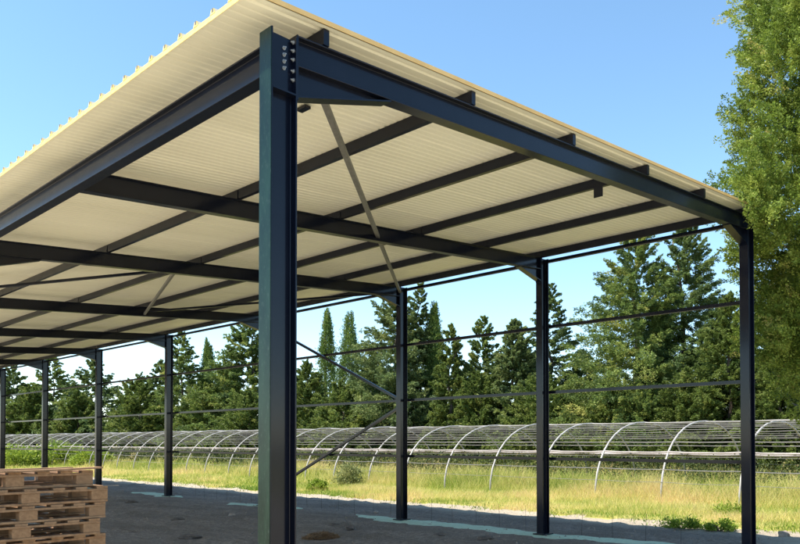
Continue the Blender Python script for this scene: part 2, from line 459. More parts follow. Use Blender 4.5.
# ------------------------------------------------------------------ the steel shed
W_, B1, B2 = 8.3106, 3.5224, 4.9819
ZT, SL, DR, FH = 4.3804, .0665, .21, .055
DL, ZL = .21, 4.338
def yf(k): return B1*min(k, 2)+B2*max(0, k-2)
def zt(x): return ZT+SL*x
NF = 10
YEND = yf(NF-1)
shed = empty('steel_shed', (0, 0, 0))
tag(shed, 'open sided dark steel shed under a cream panel roof, its walls not yet clad', 'shed')
def ibeam(hf, d, tf=.011, tw=.007):
    """I profile: a across the flange, b along the depth from 0 (top) down to -d"""
    h = tw
    return [(-hf, 0), (hf, 0), (hf, -tf), (h, -tf), (h, -d+tf), (hf, -d+tf), (hf, -d), (-hf, -d), (-hf, -d+tf), (-h, -d+tf), (-h, -tf), (-hf, -tf)]
def lip(wd, ht, t=.004, l=.015):
    """C section, web vertical"""
    return [(0, 0), (wd, 0), (wd, -l), (wd-t, -l), (wd-t, -t), (t, -t), (t, -ht+t), (wd-t, -ht+t), (wd-t, -ht+l), (wd, -ht+l), (wd, -ht), (0, -ht)]

hexagon = [(math.cos(k*math.pi/3), math.sin(k*math.pi/3)) for k in range(6)]
def bolt_mesh(axis):
    b = MB(); r = .011
    ax = {'x': ((0, 1, 0), (0, 0, 1), (1, 0, 0)), 'y': ((1, 0, 0), (0, 0, 1), (0, 1, 0))}[axis]
    n = Vector(ax[2])
    wash = [(math.cos(k*math.pi/6)*1.45*r, math.sin(k*math.pi/6)*1.45*r) for k in range(12)]
    b.extrude(wash, (0, 0, 0), -n*.003, ax[0], ax[1])
    b.extrude([(a*r, c*r) for a, c in hexagon], -n*.003, -n*.014, ax[0], ax[1])
    b.extrude([(a*r*.55, c*r*.55) for a, c in hexagon], -n*.014, -n*.026, ax[0], ax[1])
    return b
bolt_x = bolt_mesh('x').build('bolt', M['zinc']); bolt_y = bolt_mesh('y').build('bolt', M['zinc'])
first_bolt = {'x': True, 'y': True}
def bolt(axis, loc, parent, small=1.0):
    src = bolt_x if axis == 'x' else bolt_y
    o = src if first_bolt[axis] else src.copy()
    if not first_bolt[axis]: C.objects.link(o)
    first_bolt[axis] = False
    o.location = loc; o.parent = parent; o.scale = (small,)*3
    return o

def column(x, y, ztop, near=False, corner=False):
    cx0, cx1 = -.11, .10
    hw, tf, tw = .065, .012, .005
    b = MB()
    p = [(cx0, -hw), (cx0+tf, -hw), (cx0+tf, -tw), (cx1-tf, -tw), (cx1-tf, -hw), (cx1, -hw), (cx1, hw), (cx1-tf, hw), (cx1-tf, tw), (cx0+tf, tw), (cx0+tf, hw), (cx0, hw)]
    b.extrude(p, (0, 0, .0), (0, 0, ztop), (1, 0, 0), (0, 1, 0))
    o = b.build('column', M['steel'], shed, bevel=.003)
    o.location = (x, y, 0)
    pl = MB().box(cx0-.05, cx1+.05, -hw-.05, hw+.05, .016, .034).build('base_plate', M['steel'], o, bevel=.002)
    return o
cx = -.015
# corner column, its outer flange is a scratched plate with sunlit green in its colour
col0 = column(cx, 0, zt(0)-.015, True, True)
MB().box(-.117, -.1115, -.065, .065, 0.03, zt(0)-.02).build('outer_flange', M['sunlit_green'], col0, bevel=.002)
st = MB()
st.box(-.098, .088, -.064, -.005, 3.965, 3.977); st.box(-.098, .088, .005, .064, 3.965, 3.977)
st.build('stiffener', M['steel'], col0)
MB().box(-.0977, .0877, -.017, -.0052, 3.98, zt(0)-.03).build('web_plate', M['steel'], col0)
for z in (4.28, 4.235, 4.19, 4.145): bolt('y', (.022, -.0172, z), col0, .85)
for z in (4.335, 4.278, 4.218, 4.14, 4.08): bolt('x', (.088, -.035, z), col0, .85)
for k in range(1, NF):
    if k == 2 or k >= 4 and k % 2 == 0: column(cx, yf(k), zt(0)-.015, True)
for k in range(NF):
    c = column(W_, yf(k), zt(W_)-.004)
    for z in (.06, .12, .18, .26, .34):
        bolt('x', (-.11, .035, zt(W_)-z), c, .75); 
    
# rafters
def rafter(k):
    y = yf(k)
    x0 = cx+.10+.012 if (k == 0 or k == 2 or (k >= 4 and k % 2 == 0)) else .062
    x1 = W_-.11-.012
    haunch_near = x0 > .08
    b = MB()
    n = Vector((0, 0, 1))
    b.extrude(ibeam(FH, DR), (x0, y, zt(x0)), (x1, y, zt(x1)), (0, 1, 0), (0, 0, 1))
    o = b.build('rafter', M['steel'], shed, bevel=.002)
    def haunch(xa, xb):      # deep at xa, running out at xb
        h = MB(); za, zb = zt(xa)-DR, zt(xb)-DR; d = .20
        h.add([(xa, y-.004, za), (xb, y-.004, zb), (xa, y-.004, za-d), (xa, y+.004, za), (xb, y+.004, zb), (xa, y+.004, za-d)],
              [(0, 1, 2), (3, 5, 4), (0, 3, 4, 1), (1, 4, 5, 2), (0, 2, 5, 3)])
        t = .012
        h.add([(xa, y-FH, za-d), (xb, y-FH, zb-.002), (xb, y+FH, zb-.002), (xa, y+FH, za-d), (xa, y-FH, za-d-t), (xb, y-FH, zb-.002-t), (xb, y+FH, zb-.002-t), (xa, y+FH, za-d-t)],
              [(0, 1, 2, 3), (7, 6, 5, 4), (0, 4, 5, 1), (1, 5, 6, 2), (2, 6, 7, 3), (3, 7, 4, 0)])
        h.build('haunch', M['steel'], o)
        s = -1 if xb > xa else 1
        MB().box(min(xa, xa+s*.0115), max(xa, xa+s*.0115), y-.06, y+.06, za-d-.03, zt(xa)+.0).build('end_plate', M['steel'], o)
    haunch(x1, x1-.62)
    if haunch_near: haunch(x0, x0+.88)
    return o
rafters = [rafter(k) for k in range(NF)]
# lintel along the near side, between the columns
spans = [(0, 2)]+[(k, k+2) for k in range(2, NF-1, 2)]
for a, c in spans:
    y0, y1 = yf(a)+.018, yf(min(c, NF-1))-.018
    b = MB().extrude(ibeam(.055, DL), (0, y0, ZL), (0, y1, ZL), (1, 0, 0), (0, 0, 1))
    b.build('lintel_beam', M['steel'], shed, bevel=.002)
# purlins on top of the rafters
PH = .114
for x in (.335, 1.95, 3.54, 5.12, 6.69, 8.25):
    b = MB().extrude([(0, .002), (.05, .002), (.05, PH), (0, PH)], (x-.025, -.065, zt(x)), (x-.025, YEND+.06, zt(x)), (1, 0, 0), (0, 0, 1))
    pu = b.build('purlin', M['steel'], shed)
    for k in range(NF):
        if k in (1, 2, 3, 4, 5):
            y = yf(k)
            MB().box(x-.032, x-.026, y-.05, y+.05, zt(x)+.002, zt(x)+PH*.85).build('cleat', M['steel'], pu)
# small drilled lug below one purlin, near the gable
b = MB(); b.box(5.088, 5.094, .50, .62, zt(5.1)-.12, zt(5.1)+.03); b.build('lug_plate', M['steel'], shed)
b = MB(); b.box(1.0, 1.06, 1.02, 1.14, zt(1.0)+.085, zt(1.0)+.108); b.build('roof_clip', M['steel'], shed)
# roof sandwich panels : ribbed lining below, foam, box ribs on top
ZR = .118
XA, XB, YA, YB = -.323, W_+.16, -.095, YEND+.12
def rz(x): return zt(x)+ZR
b = MB(); per = .085; d = .0065; ys = []; y = YA
while y < YB-.06:
    joint = (round((y-YA)/per) % 12 == 0)
    ys += [(y, 0), (y+per*.55, 0), (y+per*.66, d), (y+per*.89, d)] if not joint else [(y, 0), (y+per*.45, 0), (y+per*.55, d*1.9), (y+per*.85, d*1.9)]
    y += per
ys.append((YB, 0))
nxs = 12
vs = []
for (yy, dz) in ys:
    for i in range(nxs+1):
        x = XA+(XB-XA)*i/nxs
        vs.append((x, yy, rz(x)+dz))
n1 = nxs+1
b.add(vs, [(j*n1+i, j*n1+i+1, (j+1)*n1+i+1, (j+1)*n1+i) for j in range(len(ys)-1) for i in range(nxs)], 0)
TH = .034
# edge faces (foam) and the top sheet
E0 = .012
b.box(XA-.004, XA-.0005, YA, YB, rz(XA)-.003, rz(XA)+TH, 1)
b.box(XB+.0005, XB+.004, YA, YB, rz(XB)-.003, rz(XB)+TH, 1)
b.add([(XA, YA, rz(XA)+TH), (XB, YA, rz(XB)+TH), (XB, YB, rz(XB)+TH), (XA, YB, rz(XA)+TH)], [(0, 1, 2, 3)], 2)
roof = b.build('roof', [M['cream'], M['foam'], M['roof_top']], shed)
rb = MB(); y = YA+.205
while y < YB:
    pr = [(-.030, 0), (-.014, .036), (.014, .036), (.030, 0)]
    rb.extrude(pr, (XA+.001, y, rz(XA)+TH+.001), (XB, y, rz(XB)+TH+.001), (0, 1, 0), (0, 0, 1), 0)
    rb.extrude([(-.0295, 0), (-.0145, .035), (.0145, .035), (.0295, 0)], (XA-.006, y, rz(XA)+TH+.001), (XA+.0005, y, rz(XA)+TH+.001), (0, 1, 0), (0, 0, 1), 1)
    rb.box(XA-.0085, XA-.0065, y-.012, y+.006, rz(XA)+TH+.014, rz(XA)+TH+.036, 2)
    y += .217
rb.build('roof_rib', [M['roof_top'], M['foam'], M['cap']], roof)
g = MB()
for x0, x1 in ((XA, XB),):
    g.add([(x0, YA-.006, rz(x0)+.004), (x1, YA-.006, rz(x1)+.004), (x1, YA-.006, rz(x1)+TH+.004), (x0, YA-.006, rz(x0)+TH+.004),
           (x0, YA-.001, rz(x0)+.004), (x1, YA-.001, rz(x1)+.004), (x1, YA-.001, rz(x1)+TH+.004), (x0, YA-.001, rz(x0)+TH+.004)],
          [(0, 1, 2, 3), (7, 6, 5, 4), (0, 4, 5, 1), (3, 2, 6, 7), (0, 3, 7, 4), (1, 5, 6, 2)])
g.build('gable_trim', M['trim'], shed)
# wall rails outside the far columns
for z, sx in ((4.90, .0), (3.72, 0), (2.545, 0), (1.36, 0)):
    b = MB().extrude(lip(.06, .052), (W_+.106, -.065, z+.02), (W_+.106, YEND+.06, z+.02), (1, 0, 0), (0, 0, 1))
    b.build('wall_rail', M['steel'], shed)
def bar(name, p, q, r, m, n=4):
    b = MB(); d = (Vector(q)-Vector(p)).normalized()
    u = d.cross(Vector((0, 0, 1))).normalized(); w_ = u.cross(d)
    b.extrude([(-r, -r), (r, -r), (r, r), (-r, r)], p, q, u, w_)
    return b.build(name, m, shed, bevel=.004)
# bracing : square tubes in the roof plane, flat bars in the far wall
def rp(x, y, dz): return (x, y, zt(x)+dz)
bar('roof_brace', rp(.30, .06, -.13), rp(W_-.16, yf(2)-.10, -.13), .025, M['galv'])
bar('roof_brace', rp(3.1, yf(2)+.06, -.13), rp(.15, yf(3)-.08, -.13), .022, M['steel'])
bar('roof_brace', rp(3.1, yf(2)+.07, -.16), rp(5.0, yf(3)-.06, -.16), .024, M['galv'])
bar('roof_brace', rp(5.0, yf(3)-.06, -.11), rp(W_-.16, yf(2)+.08, -.11), .022, M['steel'])
bar('wall_brace', (W_+.02, yf(2)+.07, 2.54), (W_+.02, yf(3)-.07, 4.66), .028, M['steel'])
bar('wall_brace', (W_+.02, yf(2)+.07, 2.40), (W_+.02, yf(3)-.07, .32), .028, M['steel'])

# ------------------------------------------------------------------ pallets
PW, PD, PHT = 1.30, .96, .14
def make_pallet():
    root = empty('wooden_pallet')
    rr = random.Random(3)
    for y0, y1 in ((0, .10), (PD/2-.05, PD/2+.05), (PD-.10, PD)):
        MB().box(0, PW, y0, y1, 0, .019).build('bottom_board', M['wood'], root, bevel=.0015)
    for y0, y1 in ((0, .095), (PD/2-.045, PD/2+.05), (PD-.095, PD)):
        for x0 in (0, PW/2-.07, PW-.145):
            MB().box(x0, x0+.145, y0+.004, y1-.004, .0195, .0975).build('block', M['block'], root, bevel=.002)
        MB().box(0, PW, y0, y1, .098, .117).build('stringer_board', M['wood'], root, bevel=.0015)
    xs = [0, .205, .375, .60, .83, 1.02, 1.20]
    for i, x0 in enumerate(xs):
        MB().box(x0+.001, x0+.099, 0, PD, .1175, .1375).build('deck_board', M['wood'], root, bevel=.0015)
    return root
proto = make_pallet()
lab = ['topmost pallet of the wooden stack, under the two loose planks',
       'second wooden pallet from the top, a metal strap end sticking out right',
       'third wooden pallet from the top of the stack',
       'fourth wooden pallet from the top of the stack, pushed a little to the left',
       'fifth wooden pallet from the top of the stack, at the lower edge of the photo',
       'sixth pallet from the top, sixth down in the wooden stack', 'seventh pallet from the top of the wooden stack',
       'eighth pallet from the top of the wooden stack', 'ninth pallet from the top, last but one above the ground in the stack',
       'lowest wooden pallet, standing on the gravel under the whole stack']
right = [-.17, -.055, -.075, -.13, -.06, -.09, -.07, -.10, -.06, -.08]
rot = [.012, -.006, .010, -.012, .014, 0, -.01, .008, 0, .004]
for k in range(10):
    o = proto if k == 0 else copy_tree(proto)
    z = .0+PHT*(9-k)+.004
    o.location = (right[k]-PW, 2.48+(.03 if k == 0 else .012*math.sin(k*2.1)), z)
    o.rotation_euler = (0, 0, rot[k])
    tag(o, lab[k], 'pallet', 'wooden pallets in the stack')
    if k == 1:
        b = MB().tube([(PW-.05, -.004, .139), (PW+.02, -.012, .141), (PW+.09, -.02, .138)], .003, 5); b.build('metal_strap', M['galv'], o)
for i, (x0, x1, y0, y1, dz, lb, rz_) in enumerate(((-1.45, -.105, 2.475, 2.60, 0, 'front loose grey plank lying on top of the pallet stack', .0), (-1.36, -.20, 2.86, 2.98, 0, 'rear loose grey plank lying on top of the pallet stack', .02))):
    b = MB(); L = x1-x0; n = 8
    vs = []
    for k in range(n+1):
        zz = .012*((k/n-.45)**2)*4*(1 if i == 0 else .3)
        for (yy, h) in ((0, 0), (y1-y0, 0), (y1-y0, .014), (0, .014)): vs.append((L*k/n, yy, zz+h))
    fs = [(4*k+q, 4*k+(q+1) % 4, 4*k+4+(q+1) % 4, 4*k+4+q) for k in range(n) for q in range(4)]+[(0, 1, 2, 3), (4*n+3, 4*n+2, 4*n+1, 4*n)]
    o = b.add(vs, fs).build('loose_plank', M['wood'])
    o.location = (x0, y0, 1.403+(.0 if i == 0 else .0)); o.rotation_euler = (0, 0, rz_)
    tag(o, lb, 'plank', 'loose planks on the pallets')

# ------------------------------------------------------------------ tunnel hoops in the meadow
def tunnel(x0, wd, h, y0, n, step_, label, wires, film):
    root = empty('tunnel_frame', (x0+wd/2, y0, 0)); tag(root, label, 'tunnel frame')
    a = wd/2
    rr = random.Random(int(x0*10))
    def prof(t):
        c, s = math.cos(t), math.sin(t)
        return (-a*math.copysign(abs(c)**.92, c), h*abs(s)**.88)
    pts = [prof(math.pi*k/20) for k in range(21)]
    pts[0] = (-a, -.1); pts[-1] = (a, -.1)
    b = MB().tube([(x, 0, z) for x, z in pts], .027, 8)
    first = None
    for k in range(n):
        o = b.build('hoop', M['hoop'], root, smooth=True) if first is None else first.copy()
        if first is None: first = o
        else: C.objects.link(o); o.parent = root
        o.location = (rr.uniform(-.05, .05), k*step_+rr.uniform(-.06, .06), rr.uniform(-.04, .03))
        o.rotation_euler = (rr.uniform(-.02, .02), 0, rr.uniform(-.015, .015))
    L = (n-1)*step_
    def run(name, t, r, m, sag=.012, seg=3, off=0):
        x, z = prof(t); p = []
        for k in range(n):
            for q in range(seg):
                y = (k+q/seg)*step_
                if y > L: break
                p.append((x+off, y, z-off*.2-(sag if q else 0)+rr.uniform(-.003, .003)))
        MB().tube(p, r, 6).build(name, m, root, smooth=True)
    run('ridge_pipe', math.pi/2, .022, M['hoop'])
    for t in wires: run('line_wire', t+rr.uniform(-.03, .03), rr.choice((.006, .009, .012)), M['wire'], rr.uniform(.004, .02))
    for t, r in film: run('rolled_film', t, r, M['film'], .02, 4)
    return root
PI = math.pi
tunnel(15.7, 5.9, 2.24, -10.11, 49, 1.87, 'long bare hooped tunnel frame with rolled up film, standing in the tall meadow grass',
       [PI/2-.03, PI/2+.05, PI/2-.09, .22, .36, .52, .70, .80, .88, .98, 1.14, 1.27, 1.42, PI-1.46, PI-1.38, PI-1.30, PI-1.21, PI-1.12, PI-1.04, PI-.95, PI-.87, PI-.78, PI-.70, PI-.42, PI-.30, PI-.2], [(PI-.55, .070), (.62, .026)])
# ------------------------------------------------------------------ trees
def tree(name, label, kind, px, py, hw, X, material, group=None, seed=0, dens=1.0):
    p, t = at_x(px, py, X)
    H = max(1.5, p[2]); Rb = hw*t/F
    root = empty(name, (X, p[1], 0), seed*1.7)
    tag(root, label, 'tree', group)
    t_ = min(1.0, 30/t)
    lf = max(.075, .0032*t)
    trunk_mesh(H, .02*H, seed, root, 10 if kind == 'fir' else 0, Rb)
    q = dens*min(1, 34/t)
    pr = max(34, int(52*q))
    if kind == 'fir': cr = crown_fir(H, Rb*1.28, seed, int(290*(.85+.15*q)), 10, pr, lf, power=.78, droop=.12)
    elif kind == 'slim': cr = crown_fir(H, Rb*1.05, seed, 230, 9, pr, lf, power=.62, rag=.25, droop=-.15)
    elif kind == 'cedar': cr = crown_fir(H, Rb*1.08, seed, 380, 15, pr+3, lf, power=.70, rag=.36, droop=.02)
    elif kind == 'column': cr = crown_column(H, Rb*1.25, seed, int(34000*q), lf*.8)
    else: cr = crown_fir(H, Rb*1.15, seed, 230, 10, pr, lf, power=.50, rag=.38, droop=-.20, lift=.8)
    put_crown(root, cr, M[material], .36)
    return root
TG = 'trees behind the tunnel frames'
TREES = [
 ('fir_tree', 'spired dark fir at the left edge, beside the leftmost far column', 'fir', 14, 366, 26, 30, 'fir_dark'),
 ('fir_tree', 'pointed dark fir in the gap between the two leftmost far columns', 'fir', 54, 358, 30, 30, 'fir'),
 ('fir_tree', 'broad dark fir partly behind the third far column from the left', 'fir', 98, 361, 38, 30, 'fir_dark'),
 ('bushy_tree', 'low yellow green bushy tree between the two dark firs at far left', 'bush', 78, 396, 24, 27, 'bushy'),
 ('bushy_tree', 'rounded light green bushy tree just left of the fourth far column', 'bush', 140, 386, 34, 27, 'bushy'),
 ('fir_tree', 'tall tiered fir just right of the fourth far column', 'fir', 181, 334, 32, 29, 'fir'),
 ('cypress_tree', 'slim dark cypress spire between the tiered fir and the corner column', 'column', 208, 339, 10, 31, 'cyp'),
 ('bushy_tree', 'wide mid green bushy tree below the single slim cypress', 'bush', 205, 392, 34, 26.5, 'bushy'),
 ('fir_tree', 'large loose limbed fir half hidden behind the corner column', 'cedar', 252, 318, 52, 29, 'fir'),
 ('bushy_tree', 'bushy light green tree right behind the corner column', 'bush', 248, 398, 34, 26, 'bushy'),
 ('cypress_tree', 'left one of the pair of slender cypresses beside the upper wall brace', 'column', 327, 310, 11, 31, 'cyp'),
 ('cypress_tree', 'right one of the pair of slender cypresses, a little wider', 'column', 350, 312, 14, 31, 'cyp'),
 ('bushy_tree', 'pale green leafy tree right of the corner column, under the upper wall brace', 'bush', 308, 366, 26, 27, 'bushy'),
 ('bushy_tree', 'low leafy tree in front of the pair of slender cypresses', 'bush', 342, 390, 34, 26, 'bushy'),
 ('cedar_tree', 'pale ragged cedar with wide boughs just left of the middle far column', 'cedar', 396, 296, 58, 29, 'fir_pale'),
 ('fir_tree', 'very dark narrow fir just right of the middle far column', 'fir', 416, 286, 24, 30, 'fir_dark'),
 ('cypress_tree', 'dark round topped cypress column right of the middle far column', 'column', 434, 303, 13, 30.5, 'cyp'),
 ('conifer_tree', 'bright green narrow conifer with a thin leader, right of the dark cypress column', 'slim', 450, 326, 25, 27, 'bushy'),
 ('fir_tree', 'dark topped fir midway between the two middle wall columns', 'slim', 484, 318, 30, 29, 'fir'),
 ('bushy_tree', 'bushy tree below the dark topped fir, light green', 'bush', 480, 378, 26, 26.5, 'bushy'),
 ('conifer_tree', 'loose light conifer with open top, left of the second far column from the right', 'cedar', 514, 322, 32, 28, 'fir_pale'),
 ('fir_tree', 'tall dark fir behind the second far column from the right', 'fir', 548, 286, 36, 31, 'fir_dark'),
 ('bushy_tree', 'low bushy tree at the foot of the second far column from the right', 'bush', 545, 384, 40, 26.5, 'bushy'),
 ('cedar_tree', 'huge ragged cedar, left half of the tallest pair seen through the shed', 'cedar', 634, 236, 80, 29, 'fir'),
 ('cedar_tree', 'huge dense dark cedar, right half of the tallest pair seen through the shed', 'cedar', 682, 226, 58, 31, 'fir_dark'),
 ('bushy_tree', 'low bushy tree in front of the huge ragged cedar', 'bush', 612, 386, 40, 26.5, 'bushy'),
 ('conifer_tree', 'light green spreading conifer beside the rightmost column', 'cedar', 728, 296, 42, 27, 'bushy'),
 ('bushy_tree', 'low bright bushy tree just left of the rightmost column', 'bush', 690, 376, 34, 26.2, 'bushy'),
 ('fir_tree', 'dark fir at the right edge, behind the big near juniper', 'cedar', 790, 262, 55, 30, 'fir'),
 ('bushy_tree', 'light bushy tree at the right edge, below the dark fir', 'bush', 782, 345, 36, 27, 'bushy'),
 ('bushy_tree', 'low bushy tree between the huge cedar pair and the rightmost column', 'bush', 648, 394, 34, 26, 'fir'),
 ('bushy_tree', 'dark bushy tree far at the left edge behind the shed', 'bush', 30, 392, 26, 27, 'bushy'),
 ('fir_tree', 'dark fir rising behind the rounded light green bushy tree', 'fir', 160, 362, 26, 31, 'fir_dark'),
 ('fir_tree', 'dark fir standing between the bright narrow conifer and the dark topped fir', 'fir', 466, 366, 24, 31, 'fir_dark'),
 ('fir_tree', 'dark fir behind the low tree, left of the huge ragged cedar', 'fir', 580, 352, 34, 32, 'fir_dark'),
 ('fir_tree', 'dark fir low behind the slender cypress pair', 'fir', 372, 356, 30, 32, 'fir_dark'),
 ('fir_tree', 'dark fir low behind the pale leafy tree beside the corner column', 'fir', 300, 392, 30, 32, 'fir_dark'),
 ('fir_tree', 'dark fir low between the slim cypress and the corner column', 'fir', 226, 372, 28, 32, 'fir_dark'),
 ('fir_tree', 'dark fir just outside the right edge, beyond the near juniper', 'cedar', 848, 270, 60, 29, 'fir_dark'),
]
for i, (nm, lb, kd, px, py, hw, X, mt) in enumerate(TREES):
    tree(nm, lb, kd, px, py, hw, X, mt, TG, 11+i)
# understorey behind the tunnels : reads as one dark mass
g = np.random.default_rng(5)
n = 42000
Y = -10+130*g.random(n)**1.4; X = 28.4+3.5*g.random(n); Z = g.random(n)**1.2*(2.3+.5*np.sin(Y*.7)+.35*np.sin(Y*1.9))
P = np.stack([X, Y, Z], 1); lf = np.maximum(.16, .0055*(X+Y*.9))
leaves_o = leaves('undergrowth', P, g.normal(size=(n, 3))+np.array([-.3, 0, .5]), lf*.5, lf, np.clip(.25+.2*np.sin(Y*1.3)*np.sin(Y*.37)+g.normal(size=n)*.15, 0, 1), M['under'])
tag(leaves_o, 'dark tangle of undergrowth along the foot of the trees', 'undergrowth', kind='stuff')

# the big near juniper at the right
def juniper():
    H = 10.4
    root = empty('juniper_tree', (9.85, -.86, 0))
    tag(root, 'big near juniper with feathery yellow green sprays, overhanging the right end of the gable', 'tree')
    trunk_mesh(H, .17, 90, root, 34, 1.9)
    g = np.random.default_rng(21)
    zk = [2.2, 2.5, 2.9, 3.4, 4.4, 4.9, 5.3, 5.9, 6.4, 7.0, 7.6, 8.3, 9.2, 10.4]
    rk = [.5, .95, 1.2, 1.28, 1.34, 1.52, 1.80, 1.95, 1.70, 1.50, 1.58, 1.46, 1.1, .15]
    P, D, T, S = [], [], [], []
    lobes = []
    for i in range(380):
        z = 2.45+7.8*(i+g.random())/380
        r = np.interp(z, zk, rk)
        a0 = g.random()*2*math.pi
        rr = r*.95*(.22+.68*g.random()**.7)*(1+.12*math.sin(a0*3-z*2.7))
        lobes.append((rr*math.cos(a0), rr*math.sin(a0), z, .26+.26*g.random(), g.normal()*.15, a0))
    for lx, ly, lz in ((8.2, -.30, 4.98), (8.4, -.36, 4.72), (8.05, -.27, 5.18), (8.55, -.42, 4.45), (7.95, -.30, 4.80), (8.3, -.3, 5.4), (8.75, -.4, 4.9), (8.7, -.3, 5.3), (8.9, -.45, 4.6)):
        lobes += [(lx-9.85, ly+.86, lz, .24, .05, 2.6)]
    for i in range(8400):
        lx, ly, lz, lr, lt, az = lobes[i % len(lobes)]
        n3 = g.normal(size=3)+np.array([math.cos(az)*.9, math.sin(az)*.9, .5]); n3 /= np.linalg.norm(n3)
        az = az+g.normal()*.5
        f = 1.0
        cpos = np.array([lx, ly, lz])+n3*lr*(.35+.65*g.random())*np.array([1, 1, 1.15])
        out_ = np.array([math.cos(az), math.sin(az), .55+.5*g.random()]); out_ /= np.linalg.norm(out_)
        c = cpos; out_ = out_*.6+n3*.6; out_ /= np.linalg.norm(out_)
        m = 80
        L = .14+.22*g.random()
        s = g.random(m)
        nrm = g.normal(size=3); sd = np.cross(out_, nrm); sd /= np.linalg.norm(sd); th = np.cross(sd, out_)
        lat = (g.random(m)-.5)*2*L*.42*(1.1-s)
        pos = c+np.outer(s*L, out_)+np.outer(lat, sd)+np.outer(g.normal(size=m)*.03, th)
        d = out_*.8+np.outer(np.sign(lat)*.7, sd)+g.normal(size=(m, 3))*.4
        P.append(pos); D.append(d)
        T.append(np.clip(.46+lt+g.normal()*.13+g.normal(size=m)*.11, 0, 1)); S.append(.038*(.6+.8*g.random(m)))
    P = np.concatenate(P); D = np.concatenate(D); T = np.concatenate(T); S = np.concatenate(S)
    wx, wy = P[:, 0]+9.85, P[:, 1]-.86
    keep = ~((wx < 8.62) & (wy > -.17) & (P[:, 2] < 5.25))
    P, D, T, S = P[keep], D[keep], T[keep], S[keep]
    leaves('crown', P, D, S*.52, S, T, M['juniper'], root)
juniper()

# ------------------------------------------------------------------ grass and weeds
def lowf(x, y):
    return (np.sin(x*1.1+.8*np.sin(y*.7))*np.sin(y*.55+1.3)+.6*np.sin(x*2.3-y*1.1+2)*np.sin(y*1.7)+.4*np.sin(x*4.1+y*3.3))/2
g = np.random.default_rng(9)
def grass_patch(n, x0, x1, y0, y1, hgt, wid, powy=1.0):
    y = y0+(y1-y0)*g.random(n)**powy; x = x0+(x1-x0)*g.random(n)**1.3
    ex = 11.72+.18*np.sin(y*.9)+.12*np.sin(y*2.3+1)
    ok = x > ex+.02+.35*g.random(n)**2
    x, y, ex = x[ok], y[ok], ex[ok]; m = len(x)
    q = lowf(x, y); near = np.clip((x-ex)/1.6, 0, 1)
    h = hgt*(.35+.65*near)*(.40+.60*np.clip((x-15.0)/1.6, 0, 1))*(.6+.55*q+.6*g.random(m)**1.5)
    h = np.maximum(h, .06)
    a = g.random(m)*2*math.pi
    lean = np.stack([np.cos(a), np.sin(a)], 1)*(h*(.25+.65*g.random(m)))[:, None]
    b2 = g.random(m)*2*math.pi; s = np.stack([np.cos(b2), np.sin(b2)], 1)*(wid*(.45+.7*g.random(m)))[:, None]*.5
    V = np.zeros((m, 4, 3))
    V[:, 0, 0] = x-s[:, 0]; V[:, 0, 1] = y-s[:, 1]; V[:, 3, 0] = x+s[:, 0]; V[:, 3, 1] = y+s[:, 1]
    V[:, 0, 2] = V[:, 3, 2] = .0
    V[:, 1, 0] = x+lean[:, 0]-s[:, 0]*.25; V[:, 1, 1] = y+lean[:, 1]-s[:, 1]*.25
    V[:, 2, 0] = x+lean[:, 0]+s[:, 0]*.25; V[:, 2, 1] = y+lean[:, 1]+s[:, 1]*.25
    V[:, 1, 2] = V[:, 2, 2] = h
    q2 = lowf(x*.45+7, y*.45-3); t = .48+.32*q+.40*q2+g.normal(size=m)*.18-.30*(near < .5)*(q2 < .15)*(g.random(m) < .8)
    return V, t
parts = [grass_patch(110000, 11.7, 17.5, -1, 18, .56, .014), grass_patch(60000, 11.7, 17.5, 17, 60, .56, .03, 1.3), grass_patch(70000, 17.3, 29, -3, 30, .62, .024), grass_patch(26000, 17.3, 29, 28, 80, .62, .045, 1.3)]
V = np.concatenate([p[0] for p in parts]); T = np.concatenate([p[1] for p in parts])
tag(quads('meadow_grass', V, T, M['grass']), 'tall yellow green meadow grass running to straw and seed heads', 'grass', kind='stuff')
# sprigs along the verge and in the shade : ground cover
n = 9000
y = -1.5+40*g.random(n)**1.4; x = 10.9+1.4*g.random(n); sel = (np.sin(y*2.7)+np.sin(y*6.1+x*3)+g.normal(size=n)*.5) > 1.1
x, y = x[sel], y[sel]; m = len(x)
P = np.stack([x, y, .02+.10*g.random(m)], 1)
tag(leaves('verge_weeds', P, g.normal(size=(m, 3))*.6+np.array([0, 0, 1]), .02, .09, .4+g.normal(size=m)*.2, M['weed']), 'low green sprigs along the sandy verge', 'weeds', kind='stuff')

# scattered taller herbs among the hoops : nobody could count them
n = 2600; y0 = -3+75*g.random(n)**1.3; x0 = 17.6+6.4*g.random(n)**.6
P, D, T, L = [], [], [], []
for i in range(n):
    h = .60+.85*g.random()**1.3; m = 46
    s = g.random(m); q = np.stack([x0[i]+g.normal(size=m)*.10*(.4+s), y0[i]+g.normal(size=m)*.10*(.4+s), h*s], 1)
    P.append(q); D.append(g.normal(size=(m, 3))*.8+np.array([0, 0, .6])); T.append(np.clip(.24+g.normal()*.30+g.normal(size=m)*.12, 0, 1)); L.append(np.full(m, .07+.0025*y0[i]))
P = np.concatenate(P); D = np.concatenate(D); T = np.concatenate(T); L = np.concatenate(L)
tag(leaves('meadow_herbs', P, D, L*.4, L, T, M['under']), 'straggling herbs and brambles under the tunnel hoops', 'herbs', kind='stuff')

